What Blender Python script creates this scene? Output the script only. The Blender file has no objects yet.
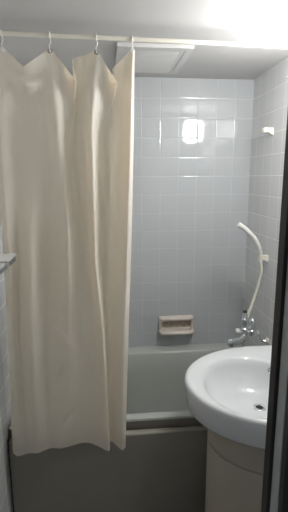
import bpy, bmesh, math, random
from mathutils import Vector, Matrix
random.seed(7)
S = bpy.context.scene
COL = S.collection
PI = math.pi

# ------------------------------------------------------------------ camera
XL, XR = -0.41, 0.802          # left and right tiled walls
YB = 2.1275                    # back wall behind the tub
ZC = 2.011                     # ceiling
YF = 0.66                      # inside face of the door wall
TILE = 0.1

cam_d = bpy.data.cameras.new('camera')
cam_d.sensor_fit = 'VERTICAL'
cam_d.sensor_height = 36.0
cam_d.lens = 386.683 / 512.0 * 36.0
cam_d.clip_start = 0.02
cam = bpy.data.objects.new('camera', cam_d)
COL.objects.link(cam)
R = Vector((0.99508455, -0.09898082, -0.00308629))
U = Vector((0.02253102, 0.19594305, 0.9803564))
F = Vector((0.09643175, 0.97560705, -0.19721004))
m = Matrix((R, U, -F)).transposed().to_4x4()
m.translation = Vector((0, 0, 1.5))
cam.matrix_world = m
S.camera = cam

# ------------------------------------------------------------------ world, exposure
w = bpy.data.worlds.new('world')
S.world = w
w.use_nodes = True
bg = w.node_tree.nodes['Background']
bg.inputs[0].default_value = (0.86, 0.93, 1.0, 1)
bg.inputs[1].default_value = 0.085
S.view_settings.view_transform = 'Standard'
S.view_settings.look = 'None'
S.view_settings.gamma = 1.0
S.view_settings.use_curve_mapping = False
S.view_settings.exposure = 0.0
LAMP = Vector((0.668, 1.25, 1.845))
LAMP_POWER = 59.0
LAMP_COL = (1.0, 0.99, 0.97)

# ------------------------------------------------------------------ material helpers
def mat(name, col, rough=0.5, metal=0.0, coat=0.0, noise=0.0, nscale=20.0, bump=0.0, bscale=80.0, spec=0.5):
    M = bpy.data.materials.new(name)
    M.use_nodes = True
    nt = M.node_tree
    b = nt.nodes['Principled BSDF']
    b.inputs['Base Color'].default_value = (*col, 1)
    b.inputs['Roughness'].default_value = rough
    b.inputs['Metallic'].default_value = metal
    b.inputs['Coat Weight'].default_value = coat
    b.inputs['Specular IOR Level'].default_value = spec
    tc = nt.nodes.new('ShaderNodeTexCoord')
    if noise:
        n = nt.nodes.new('ShaderNodeTexNoise')
        n.inputs['Scale'].default_value = nscale
        n.inputs['Detail'].default_value = 4
        nt.links.new(tc.outputs['Object'], n.inputs['Vector'])
        r = nt.nodes.new('ShaderNodeMapRange')
        r.inputs['From Min'].default_value = 0.3
        r.inputs['From Max'].default_value = 0.7
        r.inputs['To Min'].default_value = 1 - noise
        r.inputs['To Max'].default_value = 1 + noise
        nt.links.new(n.outputs['Fac'], r.inputs['Value'])
        mx = nt.nodes.new('ShaderNodeVectorMath')
        mx.operation = 'SCALE'
        mx.inputs[0].default_value = col
        nt.links.new(r.outputs['Result'], mx.inputs['Scale'])
        nt.links.new(mx.outputs['Vector'], b.inputs['Base Color'])
    if bump:
        n2 = nt.nodes.new('ShaderNodeTexNoise')
        n2.inputs['Scale'].default_value = bscale
        n2.inputs['Detail'].default_value = 3
        nt.links.new(tc.outputs['Object'], n2.inputs['Vector'])
        bp = nt.nodes.new('ShaderNodeBump')
        bp.inputs['Strength'].default_value = bump
        bp.inputs['Distance'].default_value = 0.01
        nt.links.new(n2.outputs['Fac'], bp.inputs['Height'])
        nt.links.new(bp.outputs['Normal'], b.inputs['Normal'])
    return M

def tile_mat(name, axis, off_u, off_v, tile_col, grout_col, rough=0.06, size=TILE):
    """square glazed tiles; axis 'XZ' | 'YZ' | 'XY' gives the plane"""
    M = bpy.data.materials.new(name)
    M.use_nodes = True
    nt = M.node_tree
    N, L = nt.nodes, nt.links
    b = N['Principled BSDF']
    tc = N.new('ShaderNodeTexCoord')
    sp = N.new('ShaderNodeSeparateXYZ')
    L.new(tc.outputs['Object'], sp.inputs[0])
    def math_(op, a, bb=None, c=None):
        n = N.new('ShaderNodeMath')
        n.operation = op
        for i, v in enumerate((a, bb, c)):
            if v is None:
                continue
            if isinstance(v, (int, float)):
                n.inputs[i].default_value = v
            else:
                L.new(v, n.inputs[i])
        return n.outputs[0]
    def uv(ch, off):
        t = math_('DIVIDE', math_('SUBTRACT', sp.outputs[ch], off), size)
        fl = math_('FLOOR', t)
        fr = math_('SUBTRACT', t, fl)
        d = math_('MINIMUM', fr, math_('SUBTRACT', 1.0, fr))
        return fl, fr, d
    fu, ru, du = uv(axis[0], off_u)
    fv, rv, dv = uv(axis[1], off_v)
    d = math_('MINIMUM', du, dv)
    def rng(v, a, bb, c, e, smooth=True):
        r = N.new('ShaderNodeMapRange')
        r.interpolation_type = 'SMOOTHSTEP' if smooth else 'LINEAR'
        for k, x in zip(('From Min', 'From Max', 'To Min', 'To Max'), (a, bb, c, e)):
            r.inputs[k].default_value = x
        L.new(v, r.inputs['Value'])
        return r.outputs['Result']
    g = rng(d, 0.010, 0.018, 1.0, 0.0)                 # 1 in the grout
    cell = N.new('ShaderNodeCombineXYZ')
    L.new(fu, cell.inputs[0]); L.new(fv, cell.inputs[1])
    wn = N.new('ShaderNodeTexWhiteNoise')
    wn.noise_dimensions = '3D'
    L.new(cell.outputs[0], wn.inputs['Vector'])
    sc = N.new('ShaderNodeSeparateColor')
    L.new(wn.outputs['Color'], sc.inputs[0])
    # colour: small change of tone tile to tile, grout lighter
    tone = rng(wn.outputs['Value'], 0, 1, 0.99, 1.01, False)
    vm = N.new('ShaderNodeVectorMath'); vm.operation = 'SCALE'
    vm.inputs[0].default_value = tile_col
    L.new(tone, vm.inputs['Scale'])
    mx = N.new('ShaderNodeMix'); mx.data_type = 'RGBA'
    L.new(g, mx.inputs['Factor'])
    L.new(vm.outputs[0], mx.inputs[6])
    mx.inputs[7].default_value = (*grout_col, 1)
    L.new(mx.outputs[2], b.inputs['Base Color'])
    L.new(rng(g, 0, 1, rough, 0.6, False), b.inputs['Roughness'])
    # height: pillowed edge plus a tiny tilt of each tile
    h = rng(d, 0.008, 0.045, 0.0, 1.0)
    tu = math_('MULTIPLY', math_('SUBTRACT', sc.outputs[0], 0.5), math_('SUBTRACT', ru, 0.5))
    tv = math_('MULTIPLY', math_('SUBTRACT', sc.outputs[1], 0.5), math_('SUBTRACT', rv, 0.5))
    tilt = math_('MULTIPLY', math_('ADD', tu, tv), 1.1)
    nz = N.new('ShaderNodeTexNoise'); nz.inputs['Scale'].default_value = 9
    L.new(tc.outputs['Object'], nz.inputs['Vector'])
    hh = math_('ADD', math_('ADD', h, tilt), math_('MULTIPLY', nz.outputs['Fac'], 0.25))
    bp = N.new('ShaderNodeBump')
    bp.inputs['Strength'].default_value = 1.0
    bp.inputs['Distance'].default_value = 0.0004
    L.new(hh, bp.inputs['Height'])
    L.new(bp.outputs['Normal'], b.inputs['Normal'])
    b.inputs['Specular IOR Level'].default_value = 0.5
    return M

# ------------------------------------------------------------------ mesh helpers
def link(name, bm, material, parent=None, smooth=True, bevel=0.0, seg=2, autos=35):
    bmesh.ops.recalc_face_normals(bm, faces=bm.faces)
    me = bpy.data.meshes.new(name)
    bm.to_mesh(me)
    bm.free()
    o = bpy.data.objects.new(name, me)
    COL.objects.link(o)
    if material:
        me.materials.append(material)
    if smooth:
        for p in me.polygons:
            p.use_smooth = True
        if autos:
            me.set_sharp_from_angle(angle=math.radians(autos))
    if bevel:
        md = o.modifiers.new('bevel', 'BEVEL')
        md.width = bevel
        md.segments = seg
        md.limit_method = 'ANGLE'
        md.angle_limit = math.radians(40)
    if parent:
        o.parent = parent
        o.matrix_parent_inverse = parent.matrix_world.inverted() if False else Matrix.Translation(-Vector(parent.location))
    return o

def add_box(bm, x0, x1, y0, y1, z0, z1):
    v = [bm.verts.new(p) for p in ((x0,y0,z0),(x1,y0,z0),(x1,y1,z0),(x0,y1,z0),(x0,y0,z1),(x1,y0,z1),(x1,y1,z1),(x0,y1,z1))]
    for f in ((0,3,2,1),(4,5,6,7),(0,1,5,4),(1,2,6,5),(2,3,7,6),(3,0,4,7)):
        bm.faces.new([v[i] for i in f])

def box(*a):
    bm = bmesh.new()
    add_box(bm, *a)
    return bm

def add_loft(bm, loops, cap0=True, cap1=True):
    rings = [[bm.verts.new(p) for p in lp] for lp in loops]
    n = len(rings[0])
    for a, b in zip(rings, rings[1:]):
        for i in range(n):
            j = (i + 1) % n
            bm.faces.new((a[i], a[j], b[j], b[i]))
    if cap0:
        bm.faces.new(rings[0][::-1])
    if cap1:
        bm.faces.new(rings[-1])
    return rings

def add_tube(bm, pts, rad, n=16, cap=True, flat=1.0):
    pts = [Vector(p) for p in pts]
    if isinstance(rad, (int, float)):
        rad = [rad] * len(pts)
    loops = []
    up = None
    for i, p in enumerate(pts):
        t = (pts[min(i + 1, len(pts) - 1)] - pts[max(i - 1, 0)]).normalized()
        if up is None:
            up = Vector((0, 0, 1)) if abs(t.z) < 0.9 else Vector((1, 0, 0))
        s = t.cross(up).normalized()
        up = s.cross(t).normalized()
        loops.append([p + (s * math.cos(a) + up * math.sin(a) * flat) * rad[i] for a in (2 * PI * k / n for k in range(n))])
    add_loft(bm, loops, cap, cap)

def spline(ctrl, n=10):
    """Catmull-Rom through control tuples"""
    P = [Vector(c) for c in ctrl]
    out = []
    for i in range(len(P) - 1):
        p0, p1, p2, p3 = P[max(i-1, 0)], P[i], P[i+1], P[min(i+2, len(P)-1)]
        for k in range(n):
            t = k / n
            out.append(0.5 * ((2*p1) + (p2-p0)*t + (2*p0-5*p1+4*p2-p3)*t*t + (3*p1-p0-3*p2+p3)*t**3))
    out.append(P[-1])
    return out

def lerp_list(v, n):
    out = []
    for a, b in zip(v, v[1:]):
        out += [a + (b - a) * k / n for k in range(n)]
    return out + [v[-1]]

def add_lathe(bm, c, axis, prof, n=24):
    """prof: (distance along axis, radius)"""
    ax = Vector(axis).normalized()
    up = Vector((0, 0, 1)) if abs(ax.z) < 0.9 else Vector((1, 0, 0))
    s = ax.cross(up).normalized()
    u = s.cross(ax)
    c = Vector(c)
    add_loft(bm, [[c + ax * d + (s * math.cos(a) + u * math.sin(a)) * max(r, 1e-4) for a in (2*PI*k/n for k in range(n))] for d, r in prof])

def add_torus(bm, c, axis, R_, r_, n=20, k=8):
    ax = Vector(axis).normalized()
    up = Vector((0, 0, 1)) if abs(ax.z) < 0.9 else Vector((1, 0, 0))
    s = ax.cross(up).normalized()
    u = s.cross(ax)
    c = Vector(c)
    rings = []
    for i in range(n):
        a = 2 * PI * i / n
        d = s * math.cos(a) + u * math.sin(a)
        rings.append([bm.verts.new(c + d * (R_ + r_ * math.cos(b)) + ax * r_ * math.sin(b)) for b in (2*PI*j/k for j in range(k))])
    for i in range(n):
        A, B = rings[i], rings[(i+1) % n]
        for j in range(k):
            bm.faces.new((A[j], A[(j+1) % k], B[(j+1) % k], B[j]))

def rrect(x0, x1, y0, y1, r, z, n=8):
    out = []
    for cx, cy, a0 in ((x1-r, y1-r, 0), (x0+r, y1-r, PI/2), (x0+r, y0+r, PI), (x1-r, y0+r, 1.5*PI)):
        for k in range(n + 1):
            a = a0 + PI/2*k/n
            out.append(Vector((cx + r*math.cos(a), cy + r*math.sin(a), z)))
    return out

def thing(name, label, cat, loc, group=None):
    o = bpy.data.objects.new(name, None)
    COL.objects.link(o)
    o.location = loc
    o.empty_display_size = 0.05
    tag(o, label, cat, group)
    return o

def tag(o, label, cat, group=None):
    o['label'] = label
    o['category'] = cat
    if group:
        o['group'] = group

def struct(name, bm, material, **k):
    o = link(name, bm, material, smooth=k.pop('smooth', False), **k)
    o['kind'] = 'structure'
    return o

# ------------------------------------------------------------------ materials
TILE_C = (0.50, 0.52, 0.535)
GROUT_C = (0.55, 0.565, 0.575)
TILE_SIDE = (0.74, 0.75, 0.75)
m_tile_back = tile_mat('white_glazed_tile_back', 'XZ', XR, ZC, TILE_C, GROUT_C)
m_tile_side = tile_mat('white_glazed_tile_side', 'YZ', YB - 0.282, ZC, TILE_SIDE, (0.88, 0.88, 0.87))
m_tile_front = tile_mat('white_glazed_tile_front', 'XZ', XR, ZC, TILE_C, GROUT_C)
m_floor = tile_mat('grey_mosaic_floor', 'XY', 0.0, 0.0, (0.33, 0.32, 0.30), (0.22, 0.21, 0.2), rough=0.4, size=0.05)
m_ceiling = mat('painted_ceiling', (0.55, 0.545, 0.54), 0.6, noise=0.02, nscale=3, bump=0.05, bscale=120)
m_vent = mat('vent_white_plastic', (0.60, 0.60, 0.595), 0.45)
m_tub = mat('tub_grey_green_plastic', (0.45, 0.47, 0.44), 0.24, noise=0.03, nscale=4)
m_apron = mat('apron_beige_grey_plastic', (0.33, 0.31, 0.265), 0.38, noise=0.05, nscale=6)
m_sink = mat('white_sink_ceramic', (0.79, 0.805, 0.815), 0.12, coat=0.3)
m_pedestal = mat('pedestal_beige_plastic', (0.46, 0.42, 0.345), 0.42, noise=0.04, nscale=6)
m_dark = mat('dark_hole', (0.02, 0.02, 0.02), 0.6)
m_chrome = mat('chrome', (0.80, 0.82, 0.84), 0.24, metal=1.0, noise=0.05, nscale=40)
m_black = mat('black_plastic', (0.02, 0.02, 0.022), 0.35)
m_white = mat('white_plastic', (0.82, 0.81, 0.77), 0.35)
m_ivory = mat('ivory_plastic', (0.78, 0.74, 0.64), 0.4)
m_soap = mat('beige_glazed_ceramic', (0.66, 0.59, 0.53), 0.25, coat=0.2, noise=0.06, nscale=30)
m_soap_in = mat('soap_stained_ceramic', (0.44, 0.37, 0.30), 0.6, noise=0.25, nscale=60, bump=0.3, bscale=90)
m_rod = mat('cream_painted_rod', (0.80, 0.76, 0.66), 0.35)
m_eyelet = mat('dull_metal_eyelet', (0.30, 0.29, 0.28), 0.35, metal=1.0)
m_jamb = mat('dark_brown_jamb', (0.035, 0.033, 0.032), 0.55, noise=0.1, nscale=12)
m_strip = mat('grey_painted_strip', (0.49, 0.515, 0.505), 0.45, noise=0.12, nscale=25)
m_casing = mat('dark_casing', (0.04, 0.042, 0.045), 0.55, noise=0.1, nscale=12)
m_shelf = mat('grey_white_shelf_metal', (0.55, 0.55, 0.53), 0.4)
m_seam = mat('black_joint', (0.025, 0.024, 0.022), 0.6)

def curtain_material():
    M = bpy.data.materials.new('cream_vinyl_curtain')
    M.use_nodes = True
    nt = M.node_tree
    N, L = nt.nodes, nt.links
    b = N['Principled BSDF']
    b.inputs['Base Color'].default_value = (0.89, 0.865, 0.815, 1)
    b.inputs['Roughness'].default_value = 0.5
    b.inputs['Specular IOR Level'].default_value = 0.35
    tr = N.new('ShaderNodeBsdfTranslucent')
    tr.inputs[0].default_value = (0.89, 0.755, 0.55, 1)
    mx = N.new('ShaderNodeMixShader')
    mx.inputs[0].default_value = 0.45
    tc = N.new('ShaderNodeTexCoord')
    mp = N.new('ShaderNodeMapping')
    mp.inputs['Scale'].default_value = (16, 16, 7)
    L.new(tc.outputs['Object'], mp.inputs[0])
    n = N.new('ShaderNodeTexNoise')
    n.inputs['Scale'].default_value = 1.6
    n.inputs['Detail'].default_value = 5
    n.inputs['Distortion'].default_value = 0.6
    L.new(mp.outputs[0], n.inputs['Vector'])
    bp = N.new('ShaderNodeBump')
    bp.inputs['Strength'].default_value = 0.35
    bp.inputs['Distance'].default_value = 0.012
    L.new(n.outputs['Fac'], bp.inputs['Height'])
    L.new(bp.outputs[0], b.inputs['Normal'])
    L.new(bp.outputs[0], tr.inputs['Normal'])
    L.new(b.outputs[0], mx.inputs[1])
    L.new(tr.outputs[0], mx.inputs[2])
    L.new(mx.outputs[0], N['Material Output'].inputs[0])
    return M
m_curtain = curtain_material()

def lamp_material():
    M = bpy.data.materials.new('lit_opal_shade')
    M.use_nodes = True
    b = M.node_tree.nodes['Principled BSDF']
    b.inputs['Base Color'].default_value = (0.9, 0.9, 0.88, 1)
    b.inputs['Emission Color'].default_value = (*LAMP_COL, 1)
    b.inputs['Emission Strength'].default_value = LAMP_POWER
    return M
m_lamp = lamp_material()

# ------------------------------------------------------------------ room shell
T = 0.06
struct('floor', box(XL-T, XR+T, YF-T, YB+T, -T, 0), m_floor)
struct('ceiling', box(XL-T, XR+T, YF-T, YB+T, ZC, ZC+T), m_ceiling)
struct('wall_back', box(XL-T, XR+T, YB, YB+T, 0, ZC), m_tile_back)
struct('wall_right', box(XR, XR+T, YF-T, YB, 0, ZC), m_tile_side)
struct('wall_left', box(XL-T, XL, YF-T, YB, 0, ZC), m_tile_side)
bm = box(0.36, XR, YF-T, YF, 0, ZC)
add_box(bm, XL, 0.36, YF-T, YF, 1.93, ZC)
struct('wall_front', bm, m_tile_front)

# door frame at the right of the doorway: dark stop, grey strip, dark casing
df = bpy.data.objects.new('door_1', None)
COL.objects.link(df)
df.location = (0.30, 0.6, 0)
df['kind'] = 'structure'
link('door_stop', box(0.3065, 0.345, 0.631, 0.656, 0, 1.93), m_jamb, df, smooth=False, bevel=0.0015)
link('frame_strip', box(0.3130, 0.345, 0.600, 0.6305, 0, 1.93), m_strip, df, smooth=False, bevel=0.0015)
link('casing', box(0.3135, 0.40, 0.582, 0.5995, 0, 1.93), m_casing, df, smooth=False, bevel=0.002)

# ------------------------------------------------------------------ bathtub
RIM = 0.524
tub = thing('bathtub', 'grey-green bathtub along the tiled back wall, behind the cream curtain', 'bathtub', (0.2, 1.76, 0))
X0, X1, Y0, Y1 = XL+0.004, XR-0.002, 1.430, YB-0.001
bm = bmesh.new()
ix0, ix1, iy0, iy1 = -0.345, 0.730, 1.476, 2.046
loops = [rrect(X0, X1, Y0+0.012, Y1, 0.004, RIM-0.0150), rrect(X0, X1, Y0+0.003, Y1, 0.004, RIM-0.0145), rrect(X0, X1, Y0, Y1, 0.004, RIM-0.010),
         rrect(X0+.001, X1-.001, Y0+0.003, Y1, 0.005, RIM-0.002), rrect(X0+.003, X1-.003, Y0+0.009, Y1, 0.006, RIM),
         rrect(ix0-.008, ix1+.008, iy0-.008, iy1+.008, 0.07, RIM), rrect(ix0-.002, ix1+.002, iy0-.002, iy1+.002, 0.065, RIM-0.003),
         rrect(ix0+.003, ix1-.003, iy0+.003, iy1-.003, 0.062, RIM-0.011)]
for t in (0.25, 0.5, 0.75, 0.9):
    d = 0.003 + 0.05*t
    loops.append(rrect(ix0+d*1.4, ix1-d*1.4, iy0+d, iy1-d, 0.065+0.03*t, RIM-0.011-0.40*t))
loops.append(rrect(ix0+.10, ix1-.10, iy0+.075, iy1-.075, 0.10, 0.112))
loops.append(rrect(ix0+.16, ix1-.16, iy0+.13, iy1-.13, 0.10, 0.10))
add_loft(bm, loops, False, True)
link('tub_basin', bm, m_tub, tub, autos=50)
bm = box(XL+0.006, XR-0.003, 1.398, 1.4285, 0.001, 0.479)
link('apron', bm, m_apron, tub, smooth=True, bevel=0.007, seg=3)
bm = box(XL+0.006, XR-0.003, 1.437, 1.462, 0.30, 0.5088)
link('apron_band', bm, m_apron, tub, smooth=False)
bm = box(XL+0.0005, XL+0.0038, 1.412, 1.42, 0.001, 0.478)  # black strip set in the gap between apron and left wall
link('corner_joint', bm, m_seam, tub, smooth=False)

# ------------------------------------------------------------------ wash basin and its pedestal
sink = thing('washbasin', 'round-fronted white washbasin on a beige pedestal against the right wall', 'washbasin', (0.6, 1.25, 0))
def outer(cx, cy, a, b, z, n=72, xr=XR-0.002):
    out = []
    for k in range(n):
        t = 2*PI*k/n
        c, s = math.cos(t), math.sin(t)
        if c <= 0:
            out.append(Vector((cx + a*c, cy + b*s, z)))
        else:
            # straight sides running to the wall
            dx = xr - cx
            x = cx + a*c; y = cy + b*s
            k1 = min(1.0, c*1.6)
            px = cx + dx*min(1, c/0.707) if c < 0.707 else xr
            py = cy + b*(1 if s > 0 else -1) if abs(s) > 0.7072 else cy + b*s/0.707
            out.append(Vector((px, py, z)))
    return out
def ell(cx, cy, a, b, z, n=72, right=1.0):
    # egg-shaped bowl: blunt towards the wall
    out = []
    for k in range(n):
        c, q = math.cos(2*PI*k/n), math.sin(2*PI*k/n)
        if c > 0:
            c = right*c
        out.append(Vector((cx + a*c, cy + b*q, z)))
    return out
bm = bmesh.new()
ZS = 0.780
cx, cy, a, b = 0.620, 1.252, 0.347, 0.283
ecx, ecy, ea, eb = 0.518, 1.226, 0.184, 0.203
loops = [outer(cx, cy, a-.13, b-.085, ZS-.160), outer(cx, cy, a-.095, b-.082, ZS-.112), outer(cx, cy, a-.03, b-.03, ZS-.108), outer(cx, cy, a-.014, b-.014, ZS-.102), outer(cx, cy, a-.007, b-.007, ZS-.094),
         outer(cx, cy, a-.002, b-.002, ZS-.028), outer(cx, cy, a, b, ZS-.013), outer(cx, cy, a-.003, b-.003, ZS-.005), outer(cx, cy, a-.009, b-.009, ZS-.001), outer(cx, cy, a-.018, b-.018, ZS),
         ell(ecx, ecy, ea+.016, eb+.016, ZS-.001), ell(ecx, ecy, ea+.006, eb+.006, ZS-.003), ell(ecx, ecy, ea-.004, eb-.004, ZS-.010)]
for q, zz in ((0.95, .032), (0.90, .058), (0.82, .084), (0.70, .106), (0.52, .122), (0.30, .130), (0.10, .133)):
    loops.append(ell(ecx + .045*(1-q), ecy + .045*(1-q), ea*q, eb*q, ZS-zz))
add_loft(bm, loops, True, True)
link('basin', bm, m_sink, sink, autos=60)
# drain and overflow
bm = bmesh.new()
add_lathe(bm, (0.562, 1.270, ZS-.1335), (0, 0, 1), [(0, .024), (.004, .024), (.0055, .021), (.0055, .015), (.002, .013)])
dr = link('drain', bm, m_chrome, sink)
bm = bmesh.new()
add_lathe(bm, (0.562, 1.270, ZS-.1315), (0, 0, 1), [(0, .0128), (.002, .0128)])
link('plug_hole', bm, m_dark, sink)
bm = bmesh.new()
add_lathe(bm, (0.641, 1.364, ZS-.033), (-.6, -.75, .25), [(-.004, .011), (.004, .012), (.006, .010), (.002, .007), (-.002, .007)])
link('overflow_ring', bm, m_chrome, sink)
# pedestal: wide body, with the raised skirt under the basin
def ped(cx, cy, a, bf, bb, z, n=72):
    out = []
    for k in range(n):
        t = 2*PI*k/n
        c, s = math.cos(t), math.sin(t)
        b_ = bb if s > 0 else bf
        if c <= 0:
            out.append(Vector((cx + a*c, cy + b_*s, z)))
        else:
            px = cx + (XR-.003-cx)*min(1, c/0.707)
            py = cy + b_*(1 if s > 0 else -1) if abs(s) > 0.7072 else cy + b_*s/0.707
            out.append(Vector((px, py, z)))
    return out
bm = bmesh.new()
pc = (0.62, 1.235)
add_loft(bm, [ped(*pc, .262, .205, .150, .001), ped(*pc, .262, .205, .150, .535), ped(*pc, .259, .202, .148, .543), ped(*pc, .252, .195, .146, .5445)])
link('pedestal', bm, m_pedestal, sink, autos=40)
bm = bmesh.new()
add_loft(bm, [ped(*pc, .254, .197, .140, .5450), ped(*pc, .259, .203, .142, .5465), ped(*pc, .262, .206, .150, .552), ped(*pc, .260, .204, .205, .570), ped(*pc, .259, .203, .205, .668)], True, False)
link('skirt', bm, m_pedestal, sink, autos=40)

# ------------------------------------------------------------------ shower curtain rod
RZ0, RZ1 = 1.9605, 1.9435
def rod_z(x):
    return RZ0 + (RZ1-RZ0)*(x-XL)/(XR-XL)
rod = thing('curtain_rod', 'cream painted shower curtain rod spanning the room below the ceiling', 'rod', (0.2, 1.40, RZ0))
bm = bmesh.new()
add_tube(bm, [(XL+.004, 1.40, rod_z(XL)), (0.2, 1.40, rod_z(0.2)), (XR-.004, 1.40, rod_z(XR))], 0.0072, 16)
link('rod_tube', bm, m_rod, rod)
for x, sgn in ((XL, 1), (XR, -1)):
    bm = bmesh.new()
    add_lathe(bm, (x + sgn*.0005, 1.40, rod_z(x)), (sgn, 0, 0), [(0, .018), (.004, .018), (.008, .012), (.02, .0095)])
    link('end_cap', bm, m_white, rod)

# ------------------------------------------------------------------ shower curtain
# columns: (top x,y,z), then (x, dy) at three heights, then (x, dy, z) at the hem
K = [
 ((-.386,1.405,1.905), (-.376, .012), (-.366, .014), (-.370, .014), (-.380, .016, .452)),
 ((-.322,1.398,1.920), (-.343,-.016), (-.340,-.016), (-.346,-.012), (-.356, .000, .450)),
 ((-.288,1.388,1.888), (-.300, .010), (-.308, .014), (-.318, .010), (-.318, .004, .456)),
 ((-.253,1.375,1.856), (-.240, .016), (-.262,-.022), (-.272,-.022), (-.280,-.004, .461)),
 ((-.212,1.386,1.886), (-.190, .000), (-.216, .020), (-.226, .016), (-.236, .012, .465)),
 ((-.169,1.398,1.918), (-.154,-.032), (-.174, .008), (-.182, .004), (-.192,-.004, .474)),
 ((-.126,1.385,1.866), (-.126,-.004), (-.133,-.032), (-.142,-.022), (-.150,-.004, .482)),
 ((-.085,1.366,1.811), (-.110, .016), (-.110, .008), (-.113,-.002), (-.114, .002, .486)),
 ((-.100,1.418,1.893), (-.094, .014), (-.088, .012), (-.084, .004), (-.082, .004, .482)),
 ((-.060,1.409,1.903), (-.068,-.010), (-.062,-.008), (-.052,-.012), (-.046,-.008, .473)),
 ((-.018,1.398,1.917), (-.040,-.042), (-.040,-.040), (-.021,-.036), (-.010,-.026, .464)),
 (( .014,1.385,1.866), (-.016, .002), (-.026, .004), (-.013,-.004), (-.003,-.004, .464)),
 (( .048,1.366,1.806), ( .006, .026), (-.012, .030), (-.012, .024), (-.004, .018, .468)),
 (( .034,1.418,1.866), ( .030, .020), ( .018, .022), ( .006, .020), ( .006, .014, .474)),
 (( .068,1.410,1.896), ( .058, .000), ( .044,-.002), ( .030,-.004), ( .024,-.008, .470)),
 (( .101,1.394,1.925), ( .088,-.034), ( .072,-.030), ( .058,-.024), ( .044,-.018, .458)),
 (( .109,1.400,1.915), ( .103, .004), ( .090, .004), ( .077, .002), ( .058, .000, .457)),
]
def pchip(xs, ys, x):
    n = len(xs)
    h = [xs[i+1]-xs[i] for i in range(n-1)]
    d = [(ys[i+1]-ys[i])/h[i] for i in range(n-1)]
    mm = [d[0]] + [0.0]*(n-2) + [d[-1]]
    for i in range(1, n-1):
        if d[i-1]*d[i] > 0:
            w1, w2 = 2*h[i]+h[i-1], h[i]+2*h[i-1]
            mm[i] = (w1+w2)/(w1/d[i-1]+w2/d[i])
    i = 0
    while i < n-2 and x > xs[i+1]:
        i += 1
    t = (x-xs[i])/h[i]
    return ((1+2*t)*(1-t)**2*ys[i] + t*(1-t)**2*h[i]*mm[i] + t*t*(3-2*t)*ys[i+1] + t*t*(t-1)*h[i]*mm[i+1])
def cat(ys, s):
    i = min(int(s), len(ys)-2)
    t = s - i
    p1, p2 = ys[i], ys[i+1]
    p0 = ys[i-1] if i > 0 else 2*p1-p2
    p3 = ys[i+2] if i+2 < len(ys) else 2*p2-p1
    return 0.5*((2*p1)+(p2-p0)*t+(2*p0-5*p1+4*p2-p3)*t*t+(3*p1-p0-3*p2+p3)*t**3)
def lin(ys, s):
    i = min(int(s), len(ys)-2)
    return ys[i] + (ys[i+1]-ys[i])*(s-i)
LV = (1.627, 1.251, 0.95)
def base_y(z):
    return 1.352 + 0.045*max(0, min(1, (z-0.45)/1.4))**1.0
curtain = thing('shower_curtain', 'long cream shower curtain hanging in folds from the rod', 'curtain', (-.14, 1.38, RZ0))
bm = bmesh.new()
NS, NV = 16*12, 180
grid = []
for c in range(NS+1):
    s = (len(K)-1)*c/NS
    mixl = 0.65
    tz = mixl*lin([k[0][2] for k in K], s) + (1-mixl)*cat([k[0][2] for k in K], s)
    tx = mixl*lin([k[0][0] for k in K], s) + (1-mixl)*cat([k[0][0] for k in K], s)
    ty = cat([k[0][1] for k in K], s)
    hz = cat([k[4][2] for k in K], s)
    zs = [hz, LV[2], LV[1], LV[0], tz]
    xs = [cat([k[4][0] for k in K], s)] + [cat([k[q][0] for k in K], s) for q in (3, 2, 1)] + [tx]
    ys = [base_y(hz)+cat([k[4][1] for k in K], s)] + [base_y(LV[q-1])+cat([k[q][1] for k in K], s) for q in (3, 2, 1)] + [ty]
    colv = []
    for r in range(NV+1):
        f = r/NV
        z = tz + (hz-tz)*(0.55*f + 0.45*f*f)
        x = pchip(zs, xs, z)
        y = pchip(zs, ys, z)
        # pouch sagging under the first scallop
        zf = 1.800 + 5.5*(x+.245)**2
        y -= 0.016*math.exp(-((z-zf)/.020)**2)*math.exp(-((x+.245)/.040)**2)
        y += 0.010*math.exp(-((z-zf-.035)/.022)**2)*math.exp(-((x+.245)/.040)**2)
        # pinch half way down the right panel
        y += 0.008*math.exp(-((z-1.235)/.030)**2)*math.exp(-((x+.036)/.014)**2)
        y += 0.0025*math.sin(31*x+9*z)*math.sin(7*z+3) * min(1, f*3)
        # diagonal creases low on the curtain
        q = (x+.175) + 0.8*(z-.94)
        y -= 0.015*math.exp(-(q/.015)**2)*math.exp(-((z-.935)/.045)**2)
        q = (x+.19) - 0.3*(z-.80)
        y -= 0.016*math.exp(-(q/.013)**2)*math.exp(-((z-.80)/.035)**2)
        q2 = (x+.16) - 0.8*(z-.60)
        y += 0.007*math.exp(-(q2/.014)**2)*math.exp(-((z-.60)/.06)**2)
        colv.append(bm.verts.new((x, min(y, 1.392) if z < .6 else y, z)))
    grid.append(colv)
for c in range(NS):
    for r in range(NV):
        bm.faces.new((grid[c][r], grid[c][r+1], grid[c+1][r+1], grid[c+1][r]))
cl = link('curtain_cloth', bm, m_curtain, curtain, autos=0)
EYE = [(-.320, 1.396, 1.908), (-.1685, 1.394, 1.9085), (-.0175, 1.394, 1.9075), (.1005, 1.390, 1.915)]
for k, (x, y, z) in enumerate(EYE):
    bm = bmesh.new()
    if k == 2:
        y -= .003
    add_torus(bm, (x, y-.001, z), (0, 1, -.2), 0.0058, 0.0022)
    link('eyelet', bm, m_eyelet if k in (1, 2) else m_white, curtain, autos=0)

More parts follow.
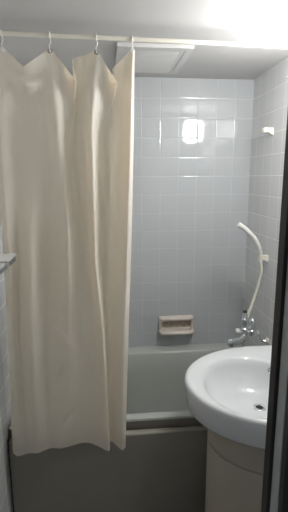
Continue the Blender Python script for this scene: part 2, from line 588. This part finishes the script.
# hooks: a white plastic loop round the rod with a drop to the eyelet
HL = ['leftmost white plastic curtain hook, at the photo edge on the rod',
      'second white curtain hook from the left wall, holding a dark eyelet',
      'third white curtain hook from the left, above the pulled-up middle of the curtain',
      'rightmost white curtain hook, at the free edge of the curtain by the ceiling vent']
hook_bm = bmesh.new()
add_torus(hook_bm, (0, 0, 0), (1, 0, 0), 0.0098, 0.0021)
h_loop_me = None
for k, (x, y, z) in enumerate(EYE):
    rz = rod_z(x)
    h = thing('curtain_hook', HL[k], 'hook', (x, 1.40, rz), 'white hooks along the curtain rod')
    bm = bmesh.new()
    add_torus(bm, (x, 1.40, rz), (1, 0, 0), 0.0098, 0.0022)
    link('rod_loop', bm, m_white, h, autos=0)
    bm = bmesh.new()
    p = spline([(x, 1.40, rz-.0098), (x+.003, 1.399, rz-.018), (x+.001, 1.397, rz-.026), (x-.002, y+.003, rz-.032), (x, y+.004, z-.004), (x+.001, y, z-.0065), (x, y-.006, z-.002), (x, y-.0055, z+.006)], 6)
    add_tube(bm, p, 0.0019, 8)
    link('drop_hook', bm, m_white, h, autos=0)

# ------------------------------------------------------------------ ceiling vent
vent = thing('ceiling_vent', 'flat white ceiling vent panel with a raised frame above the tub', 'vent', (0.21, 1.81, ZC))
VX0, VX1, VY0, VY1 = 0.058, 0.360, 1.612, 1.995
zb = ZC - 0.0005
bm = bmesh.new()
fw = 0.030
def ring(x0, x1, y0, y1, z):
    return [Vector(p) for p in ((x0,y0,z),(x1,y0,z),(x1,y1,z),(x0,y1,z))]
add_loft(bm, [ring(VX0, VX1, VY0, VY1, zb), ring(VX0, VX1, VY0, VY1, zb-.015), ring(VX0+fw, VX1-fw, VY0+fw, VY1-fw, zb-.0158), ring(VX0+fw, VX1-fw, VY0+fw, VY1-fw, zb-.006)], True, True)
link('frame', bm, m_vent, vent, smooth=False, bevel=.002)
bm = box(VX0+fw+.0005, VX1-fw-.0005, VY0+fw+.0005, VY1-fw-.0005, zb-.0145, zb-.0065)
link('cover_panel', bm, m_vent, vent, smooth=False, bevel=.002)
bm = bmesh.new()
for k in range(18):
    y = VY0+fw+.022 + k*.0165
    add_box(bm, VX0+fw+.02, VX1-fw-.02, y, y+.009, zb-.0158, zb-.0147)
link('grille', bm, m_vent, vent, smooth=False)

# ------------------------------------------------------------------ wall lamp above the basin (just out of frame)
lamp = thing('wall_lamp', 'lit white wall lamp on the right wall above the washbasin', 'lamp', (XR, LAMP.y, LAMP.z))
bm = bmesh.new()
add_box(bm, XR-.066, XR-.0005, LAMP.y-.06, LAMP.y+.06, LAMP.z-.07, LAMP.z+.07)
link('base_plate', bm, m_white, lamp, smooth=False, bevel=.004)
bm = bmesh.new()
r = 0.078
loops = []
for t in range(1, 16):
    ph = PI*t/16
    rr, zz = r*math.sin(ph)**0.55, -r*1.05*math.copysign(abs(math.cos(ph))**0.7, math.cos(ph))
    loops.append([LAMP + Vector((math.copysign(abs(math.cos(q))**0.6, math.cos(q))*rr*.88, math.copysign(abs(math.sin(q))**0.6, math.sin(q))*rr, zz)) for q in (2*PI*k/28 for k in range(28))])
add_loft(bm, loops)
link('shade', bm, m_lamp, lamp, autos=0)

# ------------------------------------------------------------------ soap dish on the back wall
sd = thing('soap_dish', 'beige ceramic soap dish set into the white back wall', 'soap dish', (0.4, YB, 0.645))
SX0, SX1, SZ0, SZ1 = 0.296, 0.500, 0.604, 0.710
def rr_xz(x0, x1, z0, z1, rad, y, n=5):
    out = []
    for cx_, cz_, a0 in ((x1-rad, z1-rad, 0), (x0+rad, z1-rad, PI/2), (x0+rad, z0+rad, PI), (x1-rad, z0+rad, 1.5*PI)):
        for k in range(n+1):
            a_ = a0 + PI/2*k/n
            out.append(Vector((cx_ + rad*math.cos(a_), y, cz_ + rad*math.sin(a_))))
    return out
bm = bmesh.new()
y1 = YB - .0005
add_loft(bm, [rr_xz(SX0, SX1, SZ0, SZ1, .012, y1), rr_xz(SX0, SX1, SZ0, SZ1, .012, y1-.014), rr_xz(SX0+.004, SX1-.004, SZ0+.004, SZ1-.004, .012, y1-.021),
              rr_xz(SX0+.014, SX1-.014, SZ0+.030, SZ1-.026, .010, y1-.021), rr_xz(SX0+.017, SX1-.017, SZ0+.033, SZ1-.029, .009, y1-.014), rr_xz(SX0+.018, SX1-.018, SZ0+.034, SZ1-.030, .009, y1-.004)], True, False)
link('frame', bm, m_soap, sd, autos=60)
bm = box(SX0+.015, SX1-.015, y1-.0042, y1-.0008, SZ0+.031, SZ1-.027)
link('back_panel', bm, m_soap_in, sd, smooth=False)
bm = bmesh.new()     # projecting hood
add_tube(bm, [(SX0+.010, y1-.020, SZ1-.014), (SX0+.016, y1-.026, SZ1-.014), (SX1-.016, y1-.026, SZ1-.014), (SX1-.010, y1-.020, SZ1-.014)], [.008, .011, .011, .008], 14)
link('hood', bm, m_soap, sd)
bm = bmesh.new()     # projecting tray lip
p = [(SX0+.008, y1-.018, SZ0+.020), (SX0+.014, y1-.040, SZ0+.019), (SX0+.034, y1-.054, SZ0+.018), (SX1-.034, y1-.054, SZ0+.018), (SX1-.014, y1-.040, SZ0+.019), (SX1-.008, y1-.018, SZ0+.020)]
add_tube(bm, spline(p, 6), .0125, 14)
add_box(bm, SX0+.018, SX1-.018, y1-.050, y1-.015, SZ0+.012, SZ0+.021)
link('tray', bm, m_soap, sd)

# ------------------------------------------------------------------ shower holders on the right wall
def holder(y, z, label):
    t = thing('shower_holder', label, 'shower holder', (XR, y, z), 'shower holders on the right wall')
    bm = bmesh.new()
    def sec(x, hz, hy, dz):
        return [Vector((x, y+a_*hy, z+dz+b_*hz)) for a_, b_ in ((-1,-1),(1,-1),(1,1),(-1,1))]
    add_loft(bm, [sec(XR-.0005, .0185, .015, -.0075), sec(XR-.0265, .0090, .011, .0020)])
    link('bracket', bm, m_ivory, t, smooth=False, bevel=.002)
    bm = bmesh.new()   # open C-shaped cradle at the tip
    pts = [(XR-.037+.0122*math.cos(a_), y+.0122*math.sin(a_)) for a_ in (math.radians(d) for d in range(-130, 131, 20))]
    lo = []
    for (px, py) in pts:
        dx, dy = px-(XR-.037), py-y
        k = 1.36
        lo.append([Vector((px, py, z-.009)), Vector((XR-.037+dx*k, y+dy*k, z-.009)), Vector((XR-.037+dx*k, y+dy*k, z+.011)), Vector((px, py, z+.011))])
    add_loft(bm, lo)
    link('cradle', bm, m_ivory, t, smooth=False)
    return t
holder(1.855, 1.722, 'small white shower holder bracket high on the right wall, empty')
holder(1.825, 1.110, 'small ivory shower holder bracket on the right wall, gripping the white hand shower')

# ------------------------------------------------------------------ hand shower and its hose
hs = thing('hand_shower', 'white hand shower in its holder with a white hose down to the tap', 'shower', (0.746, 1.86, 1.1))
bm = bmesh.new()
c = [(.765, 1.825, 1.088), (.7655, 1.825, 1.112), (.758, 1.821, 1.142), (.741, 1.812, 1.178), (.716, 1.802, 1.212), (.682, 1.792, 1.245), (.652, 1.784, 1.268), (.630, 1.779, 1.281)]
add_tube(bm, spline(c, 8), lerp_list([.0100, .0105, .0120, .0128, .0130, .0128, .0125, .0105], 8), 16)
link('handset', bm, m_white, hs)
bm = bmesh.new()
add_lathe(bm, (.634, 1.780, 1.279), (-.85, -.25, .35), [(-.010, .0110), (-.002, .0128), (.005, .0128), (.009, .0105), (.0100, .004)])
link('spray_face', bm, m_white, hs)
bm = bmesh.new()
c = [(.765, 1.825, 1.092), (.772, 1.825, 1.062), (.774, 1.827, 1.035), (.769, 1.829, 1.000), (.757, 1.829, .938), (.737, 1.821, .880), (.716, 1.810, .835), (.706, 1.806, .80), (.703, 1.803, .778)]
add_tube(bm, spline(c, 8), .0068, 12)
link('hose', bm, m_ivory, hs)

# ------------------------------------------------------------------ wall tap
fa = thing('bath_tap', 'chrome bath tap with a white knob on the right wall beside the washbasin', 'tap', (XR, 1.80, .70))
YT = 1.78
bm = bmesh.new()
add_lathe(bm, (.682, YT, .672), (0, 0, 1), [(.016, .011), (.020, .0165), (.034, .0175), (.038, .015), (.052, .015), (.056, .0195), (.086, .0195), (.090, .016), (.100, .016), (.104, .0195), (.122, .0205), (.136, .0205), (.140, .0155), (.150, .0145), (.166, .0142), (.170, .0125)])
link('tap_body', bm, m_chrome, fa)
bm = bmesh.new()
add_lathe(bm, (.682, YT, .838), (0, 0, 1), [(0, .0108), (.009, .0108), (.013, .009), (.015, .003)])
link('top_cap', bm, m_black, fa)
bm = bmesh.new()
add_tube(bm, [(.682, YT-.002, .744), (.655, YT-.006, .746)], .0055, 12)
link('knob_stem', bm, m_chrome, fa)
bm = bmesh.new()
add_lathe(bm, (.659, YT-.006, .746), (-1, -.1, .02), [(0, .010), (.003, .0135), (.019, .0135), (.023, .011), (.024, .004)])
link('knob', bm, m_white, fa)
bm = bmesh.new()
add_tube(bm, [(.690, YT, .735), (.724, YT+.002, .735)], .0125, 14)
add_lathe(bm, (.724, YT+.002, .715), (0, 0, 1), [(0, .011), (.008, .0165), (.030, .0165), (.034, .013), (.040, .013), (.044, .0185), (.082, .0175), (.088, .014), (.092, .008), (.100, .006)])
link('shutoff_valve', bm, m_chrome, fa)
bm = bmesh.new()
add_tube(bm, spline([(.716, YT+.002, .726), (.742, YT, .728), (.758, YT+.004, .722), (.769, YT-.006, .703), (.777, YT-.010, .690), (.789, YT-.016, .688), (.800, YT-.018, .690)], 6), .0095, 12)
add_lathe(bm, (.757, YT+.003, .724), (.6, .2, -.75), [(-.010, .0105), (-.008, .0135), (.008, .0135), (.010, .0105)], 6)
link('supply_elbow', bm, m_chrome, fa)
bm = bmesh.new()
add_lathe(bm, (XR-.0005, YT-.018, .690), (-1, 0, 0), [(0, .019), (.004, .0185), (.009, .014), (.012, .0115)])
link('wall_flange', bm, m_ivory, fa)
bm = bmesh.new()
add_tube(bm, spline([(.682, YT, .706), (.679, YT-.008, .722), (.668, YT-.030, .724), (.645, YT-.052, .719), (.618, YT-.066, .718), (.592, YT-.074, .717)], 6), lerp_list([.011, .0135, .013, .0135, .018, .0195], 6), 14)
add_lathe(bm, (.593, YT-.073, .700), (0, 0, 1), [(0, .016), (.006, .020), (.026, .0205), (.034, .016), (.037, .006)])
link('spout', bm, m_chrome, fa)

# ------------------------------------------------------------------ small shelf bracket on the left wall
YS = 1.20
sh = thing('wall_shelf', 'small greyish white bracket shelf on the left wall in front of the curtain', 'shelf', (XL, YS, 1.26))
bm = box(XL+.0005, -.276, YS-.11, YS+.004, 1.2690, 1.2735)
link('shelf_board', bm, m_shelf, sh, smooth=False, bevel=.0015)
for yy in (YS, YS-.10):
    bm = bmesh.new()
    lo = []
    for px, pz in ((-.277, 1.262), (-.405, 1.150)):
        lo.append([Vector((px, yy-.004, pz-.009)), Vector((px, yy+.004, pz-.009)), Vector((px, yy+.004, pz+.0055)), Vector((px, yy-.004, pz+.0055))])
    add_loft(bm, lo)
    link('strut', bm, m_shelf, sh, smooth=False, bevel=.001)
bm = box(XL+.0005, XL+.006, YS-.11, YS+.005, 1.135, 1.268)
link('back_plate', bm, m_shelf, sh, smooth=False)
